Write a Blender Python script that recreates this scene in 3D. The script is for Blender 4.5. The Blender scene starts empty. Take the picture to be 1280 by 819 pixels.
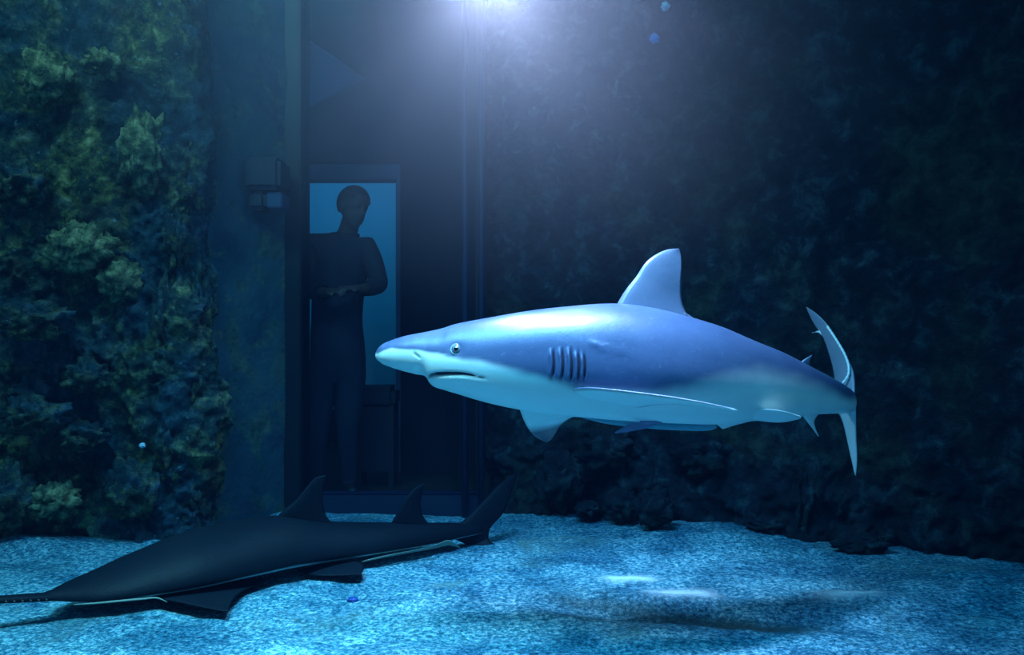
import bpy, bmesh, math, random
import numpy as np
from mathutils import Vector, noise

# ------------------------------------------------------------------ camera, world, lights, exposure
S = bpy.context.scene
COL = S.collection
F = 1100.0          # focal length in pixels of the 1280 wide frame
CH = 0.95           # camera height over the sand

cam_d = bpy.data.cameras.new('camera')
cam_d.sensor_width = 36.0
cam_d.lens = 36.0 * F / 1280.0
cam_d.clip_start = 0.02
cam = bpy.data.objects.new('camera', cam_d)
cam.location = (0, 0, CH)
cam.rotation_euler = (math.radians(90), 0, 0)
COL.objects.link(cam)
S.camera = cam

S.view_settings.view_transform = 'Standard'
S.view_settings.look = 'None'
S.view_settings.gamma = 1.0
S.view_settings.use_curve_mapping = False
S.view_settings.exposure = 0.0
S.cycles.use_denoising = True
S.cycles.max_bounces = 6
S.cycles.diffuse_bounces = 3
S.cycles.glossy_bounces = 2
S.cycles.transmission_bounces = 4
S.cycles.transparent_max_bounces = 8
S.cycles.volume_bounces = 0
S.cycles.sample_clamp_indirect = 4.0

W = bpy.data.worlds.new('water_ambient')
S.world = W
W.use_nodes = True
W.node_tree.nodes['Background'].inputs[0].default_value = (0.22, 0.40, 0.54, 1)
W.node_tree.nodes['Background'].inputs[1].default_value = 0.66


def P(px, py, D):
    return Vector(((px - 640.0) / F * D, D, CH - (py - 409.5) / F * D))


def spot(name, loc, target, power, color, angle, blend=0.6, radius=0.05, rays=0.0):
    l = bpy.data.lights.new(name, 'SPOT')
    l.energy = power
    l.color = color
    l.spot_size = math.radians(angle)
    l.spot_blend = blend
    l.shadow_soft_size = radius
    if rays:
        l.use_nodes = True
        nt = l.node_tree
        em = [n for n in nt.nodes if n.type == 'EMISSION'][0]
        tc = nt.nodes.new('ShaderNodeTexCoord')
        sx = nt.nodes.new('ShaderNodeVectorMath'); sx.operation = 'SCALE'; sx.inputs[3].default_value = 3.0
        nz = nt.nodes.new('ShaderNodeTexNoise'); nz.inputs['Scale'].default_value = 3.2
        nz.inputs['Detail'].default_value = 2.0
        mr = nt.nodes.new('ShaderNodeMapRange')
        mr.inputs[1].default_value = 0.35; mr.inputs[2].default_value = 0.68
        mr.inputs[3].default_value = 1.0 - rays; mr.inputs[4].default_value = 1.0 + rays
        nt.links.new(tc.outputs['Normal'], sx.inputs[0])
        nt.links.new(sx.outputs[0], nz.inputs['Vector'])
        nt.links.new(nz.outputs[0], mr.inputs[0])
        nt.links.new(mr.outputs[0], em.inputs['Strength'])
    o = bpy.data.objects.new(name, l)
    o.location = loc
    o.rotation_euler = (Vector(target) - Vector(loc)).to_track_quat('-Z', 'Y').to_euler()
    COL.objects.link(o)
    return o


def area(name, loc, target, power, color, sx, sy):
    l = bpy.data.lights.new(name, 'AREA')
    l.shape = 'RECTANGLE'; l.size = sx; l.size_y = sy
    l.energy = power; l.color = color
    o = bpy.data.objects.new(name, l)
    o.location = loc
    o.rotation_euler = (Vector(target) - Vector(loc)).to_track_quat('-Z', 'Y').to_euler()
    COL.objects.link(o)
    return o


LAMP = P(610, -50, 3.12)
spot('tank_lamp', LAMP, (LAMP.x + 0.15, LAMP.y - 0.1, 0), 85, (1.0, 0.74, 0.84), 170, 0.9, 0.04, 0.5)
spot('tank_lamp_beam', LAMP, (LAMP.x + 0.25, 0.6, 1.1), 430, (1.0, 0.66, 0.74), 130, 1.0, 0.04, 0.85)
spot('front_lamp', (-0.75, 1.7, 3.0), (-1.00, 2.50, 0), 660, (1.0, 0.92, 0.76), 50, 1.0, 0.15, 0.3)
spot('overhead_lamp', (0.10, 2.50, 3.3), (0.20, 2.70, 0.75), 1500, (1.0, 0.62, 0.74), 44, 1.0, 0.16, 0.35)
area('rock_wash', (-1.8, 2.0, 3.5), (-2.0, 3.9, 1.0), 48, (0.90, 0.98, 0.80), 1.2, 0.3)
area('surface_light', (-0.45, 2.0, 3.2), (-0.15, 2.75, 0), 34, (0.08, 0.66, 1.0), 1.6, 0.9).data.spread = math.radians(80)  # unseen blue fill, added to light the middle of the sand
# the room behind the window has its own lamp over the far wall
area('room_lamp', (-1.25, 6.1, 2.4), (-1.3, 7.2, 1.3), 8.0, (0.03, 0.52, 0.90), 1.0, 0.3)

# ------------------------------------------------------------------ helpers


def tag(o, label=None, cat=None, group=None, kind=None):
    if label: o['label'] = label
    if cat: o['category'] = cat
    if group: o['group'] = group
    if kind: o['kind'] = kind
    return o


def empty(name, loc, label, cat):
    o = bpy.data.objects.new(name, None)
    o.empty_display_size = 0.05
    o.location = loc
    COL.objects.link(o)
    return tag(o, label, cat)


def mesh(name, verts, faces, mat, parent=None, smooth=True, attrs=None):
    me = bpy.data.meshes.new(name)
    off = Vector((0, 0, 0)) if parent is None else world_loc(parent)
    me.from_pydata([tuple(Vector(v) - off) for v in verts], [], faces)
    me.materials.append(mat)
    if smooth:
        me.polygons.foreach_set('use_smooth', [True] * len(me.polygons))
    for k, a in (attrs or {}).items():
        at = me.attributes.new(k, 'FLOAT', 'POINT')
        at.data.foreach_set('value', np.asarray(a, dtype=np.float32))
    me.update()
    o = bpy.data.objects.new(name, me)
    COL.objects.link(o)
    if parent is not None:
        o.parent = parent
    return o


def world_loc(o):
    v = Vector((0, 0, 0))
    while o is not None:
        v = v + o.location
        o = o.parent
    return v


class NT:
    def __init__(s, name):
        s.m = bpy.data.materials.new(name)
        s.m.use_nodes = True
        s.t = s.m.node_tree
        s.b = s.t.nodes['Principled BSDF']
        s.out = s.t.nodes['Material Output']
        s.co = s.t.nodes.new('ShaderNodeTexCoord').outputs['Object']

    def link(s, a, b):
        s.t.links.new(a, b)

    def noise(s, scale, detail=4, rough=0.55, dist=0.0, co=None):
        n = s.t.nodes.new('ShaderNodeTexNoise')
        n.inputs['Scale'].default_value = scale
        n.inputs['Detail'].default_value = detail
        n.inputs['Roughness'].default_value = rough
        n.inputs['Distortion'].default_value = dist
        s.link(co or s.co, n.inputs['Vector'])
        return n.outputs[0]

    def ramp(s, fac, stops):
        n = s.t.nodes.new('ShaderNodeValToRGB')
        e = n.color_ramp.elements
        while len(e) < len(stops): e.new(0.5)
        for i, (p, c) in enumerate(stops):
            e[i].position = p
            e[i].color = (c[0], c[1], c[2], 1) if isinstance(c, (tuple, list)) else (c, c, c, 1)
        s.link(fac, n.inputs[0])
        return n.outputs[0]

    def mix(s, fac, a, b, mode='MIX'):
        n = s.t.nodes.new('ShaderNodeMix')
        n.data_type = 'RGBA'; n.blend_type = mode
        for v, i in ((fac, 0), (a, 6), (b, 7)):
            if isinstance(v, (int, float)): n.inputs[i].default_value = v
            elif isinstance(v, tuple): n.inputs[i].default_value = (*v[:3], 1)
            else: s.link(v, n.inputs[i])
        return n.outputs[2]

    def attr(s, name):
        n = s.t.nodes.new('ShaderNodeAttribute')
        n.attribute_name = name
        return n.outputs['Fac']

    def bump(s, h, dist, strength=1.0, prev=None):
        n = s.t.nodes.new('ShaderNodeBump')
        n.inputs['Distance'].default_value = dist
        n.inputs['Strength'].default_value = strength
        s.link(h, n.inputs['Height'])
        if prev is not None: s.link(prev, n.inputs['Normal'])
        return n.outputs[0]

    def fin(s, color, rough=0.6, normal=None, spec=0.4):
        if isinstance(color, tuple): s.b.inputs['Base Color'].default_value = (*color[:3], 1)
        else: s.link(color, s.b.inputs['Base Color'])
        s.b.inputs['Roughness'].default_value = rough
        s.b.inputs['Specular IOR Level'].default_value = spec
        if normal is not None: s.link(normal, s.b.inputs['Normal'])
        return s.m


def simple(name, color, rough=0.6, var=0.25, scale=20, bump=0.0, spec=0.4):
    n = NT(name)
    f = n.noise(scale)
    c = n.mix(f, tuple(x * (1 - var) for x in color), tuple(min(1, x * (1 + var)) for x in color))
    nb = n.bump(n.noise(scale * 3), bump) if bump else None
    return n.fin(c, rough, nb, spec)


# ---- materials
M = {}


def make_materials():
    # shark skin: 'pig' 1 = blue grey back, 0 = white belly; 'dark' = slit interiors and fin tips
    n = NT('shark_skin')
    back = n.mix(n.noise(9, 5), (0.036, 0.070, 0.165), (0.085, 0.135, 0.26))
    belly = n.mix(n.noise(14, 4), (0.72, 0.84, 0.80), (0.84, 0.94, 0.90))
    c = n.mix(n.attr('pig'), belly, back)
    c = n.mix(n.attr('dark'), c, (0.012, 0.022, 0.06))
    sp = n.ramp(n.noise(70, 3, 0.7), [(0.60, 0.0), (0.72, 1.0)])
    c = n.mix(n.mix(0.82, sp, (0, 0, 0)), c, (0.30, 0.40, 0.62))
    nb = n.bump(n.noise(160, 2), 0.0003)
    nb = n.bump(n.noise(11, 2), 0.0014, 1, nb)
    M['shark'] = n.fin(c, 0.38, nb, 0.7)

    n = NT('sawfish_skin')
    back = n.mix(n.noise(8, 5), (0.001, 0.004, 0.009), (0.003, 0.009, 0.016))
    c = n.mix(n.attr('pig'), (0.26, 0.34, 0.36), back)
    nb = n.bump(n.noise(90, 3), 0.0015)
    M['sawfish'] = n.fin(c, 0.6, nb, 0.12)

    # left rock: olive, yellow-green, teal and brown growth
    n = NT('rock_growth')
    big = n.noise(2.3, 6, 0.62, 0.6)
    fine = n.noise(13, 8, 0.7, 0.3)
    c1 = n.ramp(fine, [(0.30, (0.006, 0.018, 0.022)), (0.46, (0.030, 0.060, 0.050)),
                       (0.58, (0.18, 0.20, 0.08)), (0.73, (0.66, 0.60, 0.30))])
    c2 = n.ramp(fine, [(0.32, (0.006, 0.018, 0.030)), (0.5, (0.022, 0.070, 0.090)),
                       (0.66, (0.07, 0.13, 0.18)), (0.80, (0.32, 0.38, 0.44))])
    c = n.mix(n.ramp(big, [(0.44, 0.0), (0.56, 1.0)]), c2, c1)
    red = n.ramp(n.noise(3.1, 3, 0.5, 0.2), [(0.60, 0.0), (0.70, 0.7)])
    c = n.mix(red, c, (0.035, 0.022, 0.020))
    spk = n.ramp(n.noise(38, 3, 0.6), [(0.64, 0.0), (0.74, 1.0)])
    c = n.mix(n.mix(0.45, spk, (0, 0, 0)), c, (0.35, 0.46, 0.52))
    nb = n.bump(n.noise(24, 8, 0.7), 0.03)
    nb = n.bump(n.noise(90, 4, 0.7), 0.010, 1, nb)
    M['rock'] = n.fin(c, 0.85, nb, 0.2)

    n = NT('rock_pale_growth')
    fine = n.noise(17, 8, 0.72, 0.3)
    c = n.ramp(fine, [(0.34, (0.010, 0.028, 0.026)), (0.48, (0.10, 0.14, 0.08)), (0.60, (0.36, 0.36, 0.18)), (0.74, (0.72, 0.70, 0.50))])
    nb = n.bump(n.noise(24, 8, 0.7), 0.03)
    M['rock_pale'] = n.fin(c, 0.85, nb, 0.2)

    # right rock: dark blue black with weak green growth
    n = NT('dark_rock')
    fine = n.noise(10, 8, 0.68, 0.4)
    c = n.ramp(fine, [(0.35, (0.002, 0.006, 0.011)), (0.52, (0.006, 0.017, 0.028)),
                      (0.66, (0.034, 0.072, 0.085)), (0.78, (0.11, 0.19, 0.20))])
    g = n.ramp(n.noise(1.7, 4, 0.5, 0.5), [(0.50, 0.0), (0.66, 0.8)])
    c = n.mix(g, c, n.ramp(fine, [(0.35, (0.004, 0.010, 0.010)), (0.75, (0.050, 0.075, 0.045))]))
    nb = n.bump(n.noise(26, 8, 0.7), 0.03)
    M['dark_rock'] = n.fin(c, 0.85, nb, 0.2)

    # smoother plastered side of the window recess
    n = NT('recess_wall')
    c = n.ramp(n.noise(3.0, 6, 0.6, 0.4), [(0.35, (0.010, 0.034, 0.060)), (0.55, (0.024, 0.070, 0.095)),
                                          (0.72, (0.045, 0.085, 0.070))])
    nb = n.bump(n.noise(14, 6, 0.65), 0.015)
    g = n.ramp(n.noise(5.0, 6, 0.65, 0.5), [(0.50, 0.0), (0.60, 0.8)])
    c = n.mix(g, c, n.ramp(n.noise(16, 6, 0.7), [(0.35, (0.010, 0.030, 0.030)), (0.70, (0.10, 0.16, 0.11))]))
    M['recess'] = n.fin(c, 0.85, nb, 0.2)

    # sand with a darker streak carried by the attribute 'sed'
    n = NT('sand')
    gr = n.noise(60, 3, 0.80)
    c = n.ramp(gr, [(0.36, (0.020, 0.10, 0.15)), (0.50, (0.07, 0.30, 0.40)), (0.66, (0.50, 0.74, 0.78))])
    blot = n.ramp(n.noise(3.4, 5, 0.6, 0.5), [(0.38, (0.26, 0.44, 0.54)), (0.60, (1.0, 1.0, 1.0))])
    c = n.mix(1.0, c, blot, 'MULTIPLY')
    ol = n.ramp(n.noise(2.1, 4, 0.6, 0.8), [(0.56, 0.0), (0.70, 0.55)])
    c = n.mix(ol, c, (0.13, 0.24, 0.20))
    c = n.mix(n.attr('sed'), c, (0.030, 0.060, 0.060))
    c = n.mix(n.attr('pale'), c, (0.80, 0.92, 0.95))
    nb = n.bump(gr, 0.010)
    nb = n.bump(n.noise(17, 6, 0.6), 0.020, 1, nb)
    M['sand'] = n.fin(c, 0.9, nb, 0.1)

    M['frame'] = simple('black_window_frame', (0.0012, 0.003, 0.008), 0.5, 0.3, 12)
    M['post'] = simple('blue_painted_post', (0.006, 0.016, 0.045), 0.5, 0.3, 8)
    M['sill'] = simple('blue_sill', (0.004, 0.014, 0.040), 0.6, 0.2, 9)
    M['room_dark'] = simple('dark_room_wall', (0.010, 0.014, 0.024), 0.8, 0.3, 3)
    M['room_pale'] = simple('pale_room_wall', (0.55, 0.66, 0.70), 0.8, 0.08, 3)
    M['room_floor'] = simple('room_carpet', (0.012, 0.014, 0.012), 0.9, 0.2, 30)
    M['door_frame'] = simple('door_frame_paint', (0.05, 0.10, 0.16), 0.6, 0.2, 9)
    M['skin'] = simple('person_skin', (0.07, 0.04, 0.03), 0.6, 0.1, 30)
    M['hair'] = simple('dark_hair', (0.012, 0.010, 0.010), 0.7, 0.2, 60)
    M['shirt'] = simple('dark_shirt', (0.016, 0.018, 0.028), 0.85, 0.2, 25)
    M['trousers'] = simple('dark_trousers', (0.014, 0.018, 0.030), 0.85, 0.2, 25)
    M['shoe'] = simple('dark_shoe', (0.010, 0.010, 0.012), 0.6, 0.2, 25)
    M['stool'] = simple('dark_stool', (0.014, 0.016, 0.022), 0.7, 0.2, 20)
    M['panel'] = simple('grey_panel', (0.12, 0.16, 0.20), 0.7, 0.1, 10)
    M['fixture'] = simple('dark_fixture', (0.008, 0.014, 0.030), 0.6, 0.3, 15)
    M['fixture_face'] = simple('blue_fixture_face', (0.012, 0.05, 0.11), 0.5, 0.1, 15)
    M['sponge'] = simple('blue_sponge', (0.06, 0.32, 0.85), 0.8, 0.3, 60, 0.004)
    M['pebble'] = simple('blue_pebble', (0.01, 0.045, 0.24), 0.5, 0.3, 60)
    M['shell'] = simple('pale_shell', (0.45, 0.65, 0.75), 0.5, 0.2, 60)
    M['eye'] = simple('eye_iris', (0.10, 0.15, 0.20), 0.15, 0.2, 90, 0, 0.7)
    M['lid'] = simple('eyelid_skin', (0.42, 0.52, 0.55), 0.4, 0.15, 90)
    M['tooth'] = simple('sawfish_tooth', (0.05, 0.06, 0.06), 0.6, 0.15, 90)
    M['pupil'] = simple('eye_pupil', (0.004, 0.005, 0.008), 0.08, 0.0, 10, 0, 0.8)
    M['cavity'] = simple('dark_cavity', (0.010, 0.016, 0.030), 0.8, 0.2, 40)
    M['remora'] = simple('remora_skin', (0.10, 0.34, 0.44), 0.5, 0.25, 25)
    M['remora_fin'] = simple('remora_fin', (0.16, 0.20, 0.36), 0.5, 0.2, 25)
    M['keel'] = simple('pale_keel', (0.20, 0.26, 0.22), 0.6, 0.2, 25)  # pale colour stands for light caught along the sawfish's lower edges

    m = bpy.data.materials.new('acrylic')
    m.use_nodes = True
    t = m.node_tree
    t.nodes.remove(t.nodes['Principled BSDF'])
    tr = t.nodes.new('ShaderNodeBsdfTransparent'); tr.inputs[0].default_value = (0.88, 0.94, 1.0, 1)
    gl = t.nodes.new('ShaderNodeBsdfGlossy'); gl.inputs['Roughness'].default_value = 0.06
    gl.inputs[0].default_value = (0.8, 0.9, 1, 1)
    fr = t.nodes.new('ShaderNodeFresnel'); fr.inputs[0].default_value = 1.03
    mx = t.nodes.new('ShaderNodeMixShader')
    t.links.new(fr.outputs[0], mx.inputs[0])
    t.links.new(tr.outputs[0], mx.inputs[1])
    t.links.new(gl.outputs[0], mx.inputs[2])
    t.links.new(mx.outputs[0], t.nodes['Material Output'].inputs[0])
    M['acrylic'] = m

    m = bpy.data.materials.new('sea_water')
    m.use_nodes = True
    t = m.node_tree
    t.nodes.remove(t.nodes['Principled BSDF'])
    sc = t.nodes.new('ShaderNodeVolumeScatter')
    sc.inputs['Color'].default_value = (0.10, 0.36, 1.0, 1)
    sc.inputs['Density'].default_value = 0.0038
    sc.inputs['Anisotropy'].default_value = 0.0
    ab = t.nodes.new('ShaderNodeVolumeAbsorption')
    ab.inputs['Color'].default_value = (0.12, 0.75, 0.93, 1)
    ab.inputs['Density'].default_value = 0.28
    ad = t.nodes.new('ShaderNodeAddShader')
    t.links.new(sc.outputs[0], ad.inputs[0])
    t.links.new(ab.outputs[0], ad.inputs[1])
    t.links.new(ad.outputs[0], t.nodes['Material Output'].inputs['Volume'])
    M['water'] = m


make_materials()


def box(name, lo, hi, mat, parent=None, bevel=0.0):
    bm = bmesh.new()
    bmesh.ops.create_cube(bm, size=1)
    off = world_loc(parent) if parent is not None else Vector((0, 0, 0))
    for v in bm.verts:
        v.co = Vector([lo[i] + (v.co[i] + 0.5) * (hi[i] - lo[i]) for i in range(3)]) - off
    if bevel:
        bmesh.ops.bevel(bm, geom=bm.edges[:], offset=bevel, segments=2, affect='EDGES')
    me = bpy.data.meshes.new(name)
    bm.to_mesh(me); bm.free()
    me.materials.append(mat)
    o = bpy.data.objects.new(name, me)
    COL.objects.link(o)
    if parent is not None: o.parent = parent
    return o


def hermite(xs, ys, q):
    xs = np.asarray(xs, float); ys = np.asarray(ys, float); q = np.asarray(q, float)
    m = np.gradient(ys, xs)
    d = np.diff(ys) / np.diff(xs)
    for i in range(1, len(xs) - 1):          # monotone limiter
        if d[i - 1] * d[i] <= 0: m[i] = 0
        else: m[i] = np.sign(m[i]) * min(abs(m[i]), 3 * abs(d[i - 1]), 3 * abs(d[i]))
    i = np.clip(np.searchsorted(xs, q) - 1, 0, len(xs) - 2)
    h = xs[i + 1] - xs[i]; t = np.clip((q - xs[i]) / h, 0, 1)
    return ((2*t**3 - 3*t**2 + 1) * ys[i] + (t**3 - 2*t**2 + t) * h * m[i]
            + (-2*t**3 + 3*t**2) * ys[i + 1] + (t**3 - t**2) * h * m[i + 1])


def curve_pts(pts, n):
    pts = np.array([tuple(p) for p in pts], float)
    if len(pts) == 2:
        t = np.linspace(0, 1, n)[:, None]
        return pts[0] * (1 - t) + pts[1] * t
    s = np.r_[0, np.cumsum(np.linalg.norm(np.diff(pts, axis=0), axis=1))]
    q = np.linspace(0, s[-1], n)
    m = np.gradient(pts, s, axis=0)
    i = np.clip(np.searchsorted(s, q) - 1, 0, len(s) - 2)
    h = (s[i + 1] - s[i])[:, None]; t = ((q - s[i]) / h[:, 0])[:, None]
    return ((2*t**3 - 3*t**2 + 1) * pts[i] + (t**3 - 2*t**2 + t) * h * m[i]
            + (-2*t**3 + 3*t**2) * pts[i + 1] + (t**3 - t**2) * h * m[i + 1])


def fin(name, lead, trail, th, mat, parent, pig=1.0, dark=0.0, nT=28, nC=12, world=False, pig_under=None, under_dir=None):
    """A fin as a closed lens between a leading and a trailing edge, both root to tip."""
    L = curve_pts([Vector(p) if world else P(*p) for p in lead], nT)
    T = curve_pts([Vector(p) if world else P(*p) for p in trail], nT)
    T[-1] = L[-1] + (T[-1] - L[-1]) * 0.05 if np.linalg.norm(T[-1] - L[-1]) < 1e-6 else T[-1]
    verts, faces, pg, dk = [], [], [], []
    c = np.linspace(0, 1, nC)
    prof = np.sin(np.pi * c ** 0.7) * 0.5
    rows = []
    gn = np.cross(L[nT // 2] - L[0], T[0] - L[0]); gn /= np.linalg.norm(gn) + 1e-9
    for i in range(nT):
        t = i / (nT - 1)
        ch = T[i] - L[i]
        sp = L[min(i + 1, nT - 1)] - L[max(i - 1, 0)]
        nn = np.cross(sp, ch)
        ln = np.linalg.norm(nn)
        nn = gn if ln < 1e-9 else nn / ln
        if np.dot(nn, gn) < 0: nn = -nn
        nn = nn * 0.6 + gn * 0.4; nn /= np.linalg.norm(nn)
        row = []
        k = th * (1 - 0.82 * t)
        ring = [(L[i] + ch * c[j] + nn * prof[j] * k, 1) for j in range(nC)] + \
               [(L[i] + ch * c[j] - nn * prof[j] * k, -1) for j in range(nC - 2, 0, -1)]
        for p, sgn in ring:
            row.append(len(verts)); verts.append(tuple(p))
            side = 1.0
            if pig_under is not None:
                side = 1.0 if sgn * np.dot(nn, np.array(under_dir)) < 0 else 0.0
                pg.append(pig if side else pig_under)
            else:
                pg.append(pig)
            dk.append(dark(t) if callable(dark) else dark)
        rows.append(row)
    R = len(rows[0])
    for i in range(nT - 1):
        for j in range(R):
            faces.append((rows[i][j], rows[i][(j + 1) % R], rows[i + 1][(j + 1) % R], rows[i + 1][j]))
    faces.append(tuple(rows[0][::-1])); faces.append(tuple(rows[-1]))
    return mesh(name, verts, faces, mat, parent, True, {'pig': pg, 'dark': dk})


def tube(name, pts, radii, mat, parent=None, seg=10, n=None):
    if n: 
        q = curve_pts(pts, n); radii = np.interp(np.linspace(0, 1, n), np.linspace(0, 1, len(radii)), radii); pts = q
    pts = [Vector(p) for p in pts]
    verts, faces = [], []
    for i, p in enumerate(pts):
        t = (pts[min(i + 1, len(pts) - 1)] - pts[max(i - 1, 0)]).normalized()
        a = t.cross(Vector((0, 1, 0.13))).normalized(); b = t.cross(a)
        for k in range(seg):
            an = 2 * math.pi * k / seg
            verts.append(p + (a * math.cos(an) + b * math.sin(an)) * float(radii[i]))
    for i in range(len(pts) - 1):
        for k in range(seg):
            faces.append((i*seg + k, i*seg + (k+1) % seg, (i+1)*seg + (k+1) % seg, (i+1)*seg + k))
    faces.append(tuple(range(seg))[::-1]); faces.append(tuple(range((len(pts)-1)*seg, len(pts)*seg)))
    return mesh(name, verts, faces, mat, parent)


def fbm(x, y, z, octs=4, H=0.55):
    v, a, f = 0.0, 1.0, 1.0
    for _ in range(octs):
        v += a * noise.noise((x * f, y * f, z * f)); a *= H; f *= 2.03
    return v


# ------------------------------------------------------------------ structure
def sand_h(x, y):
    h = 0.022 * fbm(x * 1.3, y * 1.3, 3.1, 4) + 0.006 * noise.noise((x * 9, y * 9, 0.5)) + 0.004 * noise.noise((x*21, y*21, 1.5))
    # low bank against the far rocks on the right
    d = math.exp(-(((x - 0.95) / 0.35) ** 2 + ((y - 4.05) / 0.3) ** 2)); h += 0.06 * d
    h += 0.05 * math.exp(-(((x + 2.1) / 0.25) ** 2 + ((y - 3.75) / 0.16) ** 2))
    # trough with the darker streak
    cx = 0.62 + (x - 0.62)
    yy = 2.93 - 0.20 * (x - 0.55)
    h -= 0.030 * math.exp(-((y - yy) / 0.075) ** 2 - ((x - 0.62) / 0.50) ** 2)
    h += 0.022 * math.exp(-((y - yy - 0.14) / 0.06) ** 2 - ((x - 0.5) / 0.25) ** 2)
    h += 0.022 * math.exp(-((y - 3.12) / 0.05) ** 2 - ((x - 1.18) / 0.16) ** 2)
    return h


def make_floor():
    nx, ny = 330, 260
    xs = np.linspace(-3.4, 3.4, nx); ys = 1.2 + (4.62 - 1.2) * np.linspace(0, 1, ny)
    verts, dark_streak, pale = [], [], []
    for y in ys:
        for x in xs:
            verts.append((x, y, sand_h(x, y)))
            w = 0.030 * noise.noise((x * 4, y * 4, 7)) + 0.012 * noise.noise((x * 15, y * 15, 7))
            yy = 2.90 - 0.24 * (x - 0.60)
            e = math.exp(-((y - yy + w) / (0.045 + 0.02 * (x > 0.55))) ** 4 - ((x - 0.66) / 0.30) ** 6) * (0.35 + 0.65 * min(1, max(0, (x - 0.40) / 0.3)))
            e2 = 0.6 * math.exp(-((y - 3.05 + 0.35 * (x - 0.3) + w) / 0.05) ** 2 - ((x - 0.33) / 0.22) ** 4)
            dark_streak.append(min(1, 0.92 * e + e2))
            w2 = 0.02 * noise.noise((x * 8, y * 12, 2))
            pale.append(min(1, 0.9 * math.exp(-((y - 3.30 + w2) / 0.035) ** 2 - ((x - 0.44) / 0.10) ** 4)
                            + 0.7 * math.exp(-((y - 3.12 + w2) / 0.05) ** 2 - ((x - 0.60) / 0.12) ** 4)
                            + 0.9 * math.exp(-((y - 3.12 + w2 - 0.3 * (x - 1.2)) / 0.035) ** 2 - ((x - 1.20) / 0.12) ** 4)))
    faces = [(j*nx+i, j*nx+i+1, (j+1)*nx+i+1, (j+1)*nx+i) for j in range(ny-1) for i in range(nx-1)]
    o = mesh('floor', verts, faces, M['sand'], None, True, {'sed': dark_streak, 'pale': pale})
    return tag(o, kind='structure')


def wall(name, path, z0, z1, nu, nz, mat, amp, dispf, seed):
    """Rock wall standing on a plan path, pushed in and out along its normal."""
    pp = curve_pts([(a, b, 0) for a, b in path], nu) if len(path) > 2 else curve_pts([(path[0][0], path[0][1], 0), (path[1][0], path[1][1], 0)], nu)
    verts = []
    T = np.gradient(pp, axis=0)
    for k in range(nz):
        z = z0 + (z1 - z0) * k / (nz - 1)
        for i in range(nu):
            t = T[i] / np.linalg.norm(T[i])
            nrm = np.array([t[1], -t[0], 0])   # toward the tank
            d = amp * dispf(pp[i][0], pp[i][1], z, seed)
            v = pp[i] + nrm * d
            dz = amp * 0.4 * noise.noise((pp[i][0] * 4, z * 4, seed + 9))
            verts.append((v[0], v[1], z + dz))
    faces = [(k*nu+i, k*nu+i+1, (k+1)*nu+i+1, (k+1)*nu+i) for k in range(nz-1) for i in range(nu-1)]
    return tag(mesh(name, verts, faces, mat), kind='structure')


def rough(x, y, z, s):
    q = max(0.35, 1 - max(0, z - 1.2) * 0.6)
    a = fbm(x * 1.6, y * 1.6 + s, z * 1.6, 3)
    b = 1.0 - abs(fbm(x * 4.2, y * 4.2 + s, z * 3.4, 4, 0.6)) * 1.6
    c = fbm(x * 16, y * 16 + s, z * 14, 3, 0.65)
    return 0.9 * a + (0.55 * b + 0.20 * c) * q - 0.3


def medium(x, y, z, s):
    low = max(0.0, 1 - z / 0.55)
    a = fbm(x * 2.1, y * 2.1 + s, z * 1.3, 4)
    b = 1.0 - abs(fbm(x * 5, y * 5 + s, z * 4.2, 4, 0.6)) * 1.6
    return (0.35 + 0.9 * low) * a + (0.20 + 0.55 * low) * b + 0.10 * fbm(x * 18, y * 18, z * 16, 3)


def smooth_d(x, y, z, s):
    return 0.5 * fbm(x * 3, y * 3 + s, z * 2, 4)


floor = make_floor()
wl = wall('wall_left', [(-3.4, 3.55), (-2.6, 3.80), (-2.0, 3.90), (-1.62, 3.90), (-1.44, 3.94), (-1.37, 4.10)], -0.1, 3.2, 300, 330, M['rock'], 0.11, rough, 2.0)
wrc = wall('wall_recess', [(-1.50, 4.03), (-1.13, 4.50)], -0.1, 3.2, 60, 240, M['recess'], 0.03, smooth_d, 5.0)
wr = wall('wall_right', [(-0.13, 4.62), (0.0, 4.55), (0.30, 4.50), (0.65, 4.36), (1.0, 4.16), (1.30, 3.97), (1.50, 3.90), (1.72, 3.80), (2.2, 3.52), (3.3, 3.0)], -0.1, 3.2, 340, 300, M['dark_rock'], 0.085, medium, 11.0)

# lumps of growth standing proud of the left wall
random.seed(4)


def lump(name, c, r, mat, parent=None, seed=0, sub=4, amp=0.28, freq=2.2):
    bm = bmesh.new()
    bmesh.ops.create_icosphere(bm, subdivisions=sub, radius=1)
    off = world_loc(parent) if parent is not None else Vector((0, 0, 0))
    base = Vector(c) if parent is None else Vector((0, 0, 0))
    for v in bm.verts:
        q = v.co.normalized()
        k = 1 + amp * fbm(q.x * freq + seed, q.y * freq, q.z * freq, 4, 0.6)
        v.co = Vector((q.x * r[0] * k, q.y * r[1] * k, q.z * r[2] * k))
    me = bpy.data.meshes.new(name)
    bm.to_mesh(me); bm.free()
    me.polygons.foreach_set('use_smooth', [True] * len(me.polygons))
    me.materials.append(mat)
    o = bpy.data.objects.new(name, me)
    o.location = Vector(c) - off
    COL.objects.link(o)
    if parent is not None: o.parent = parent
    return o


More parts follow.
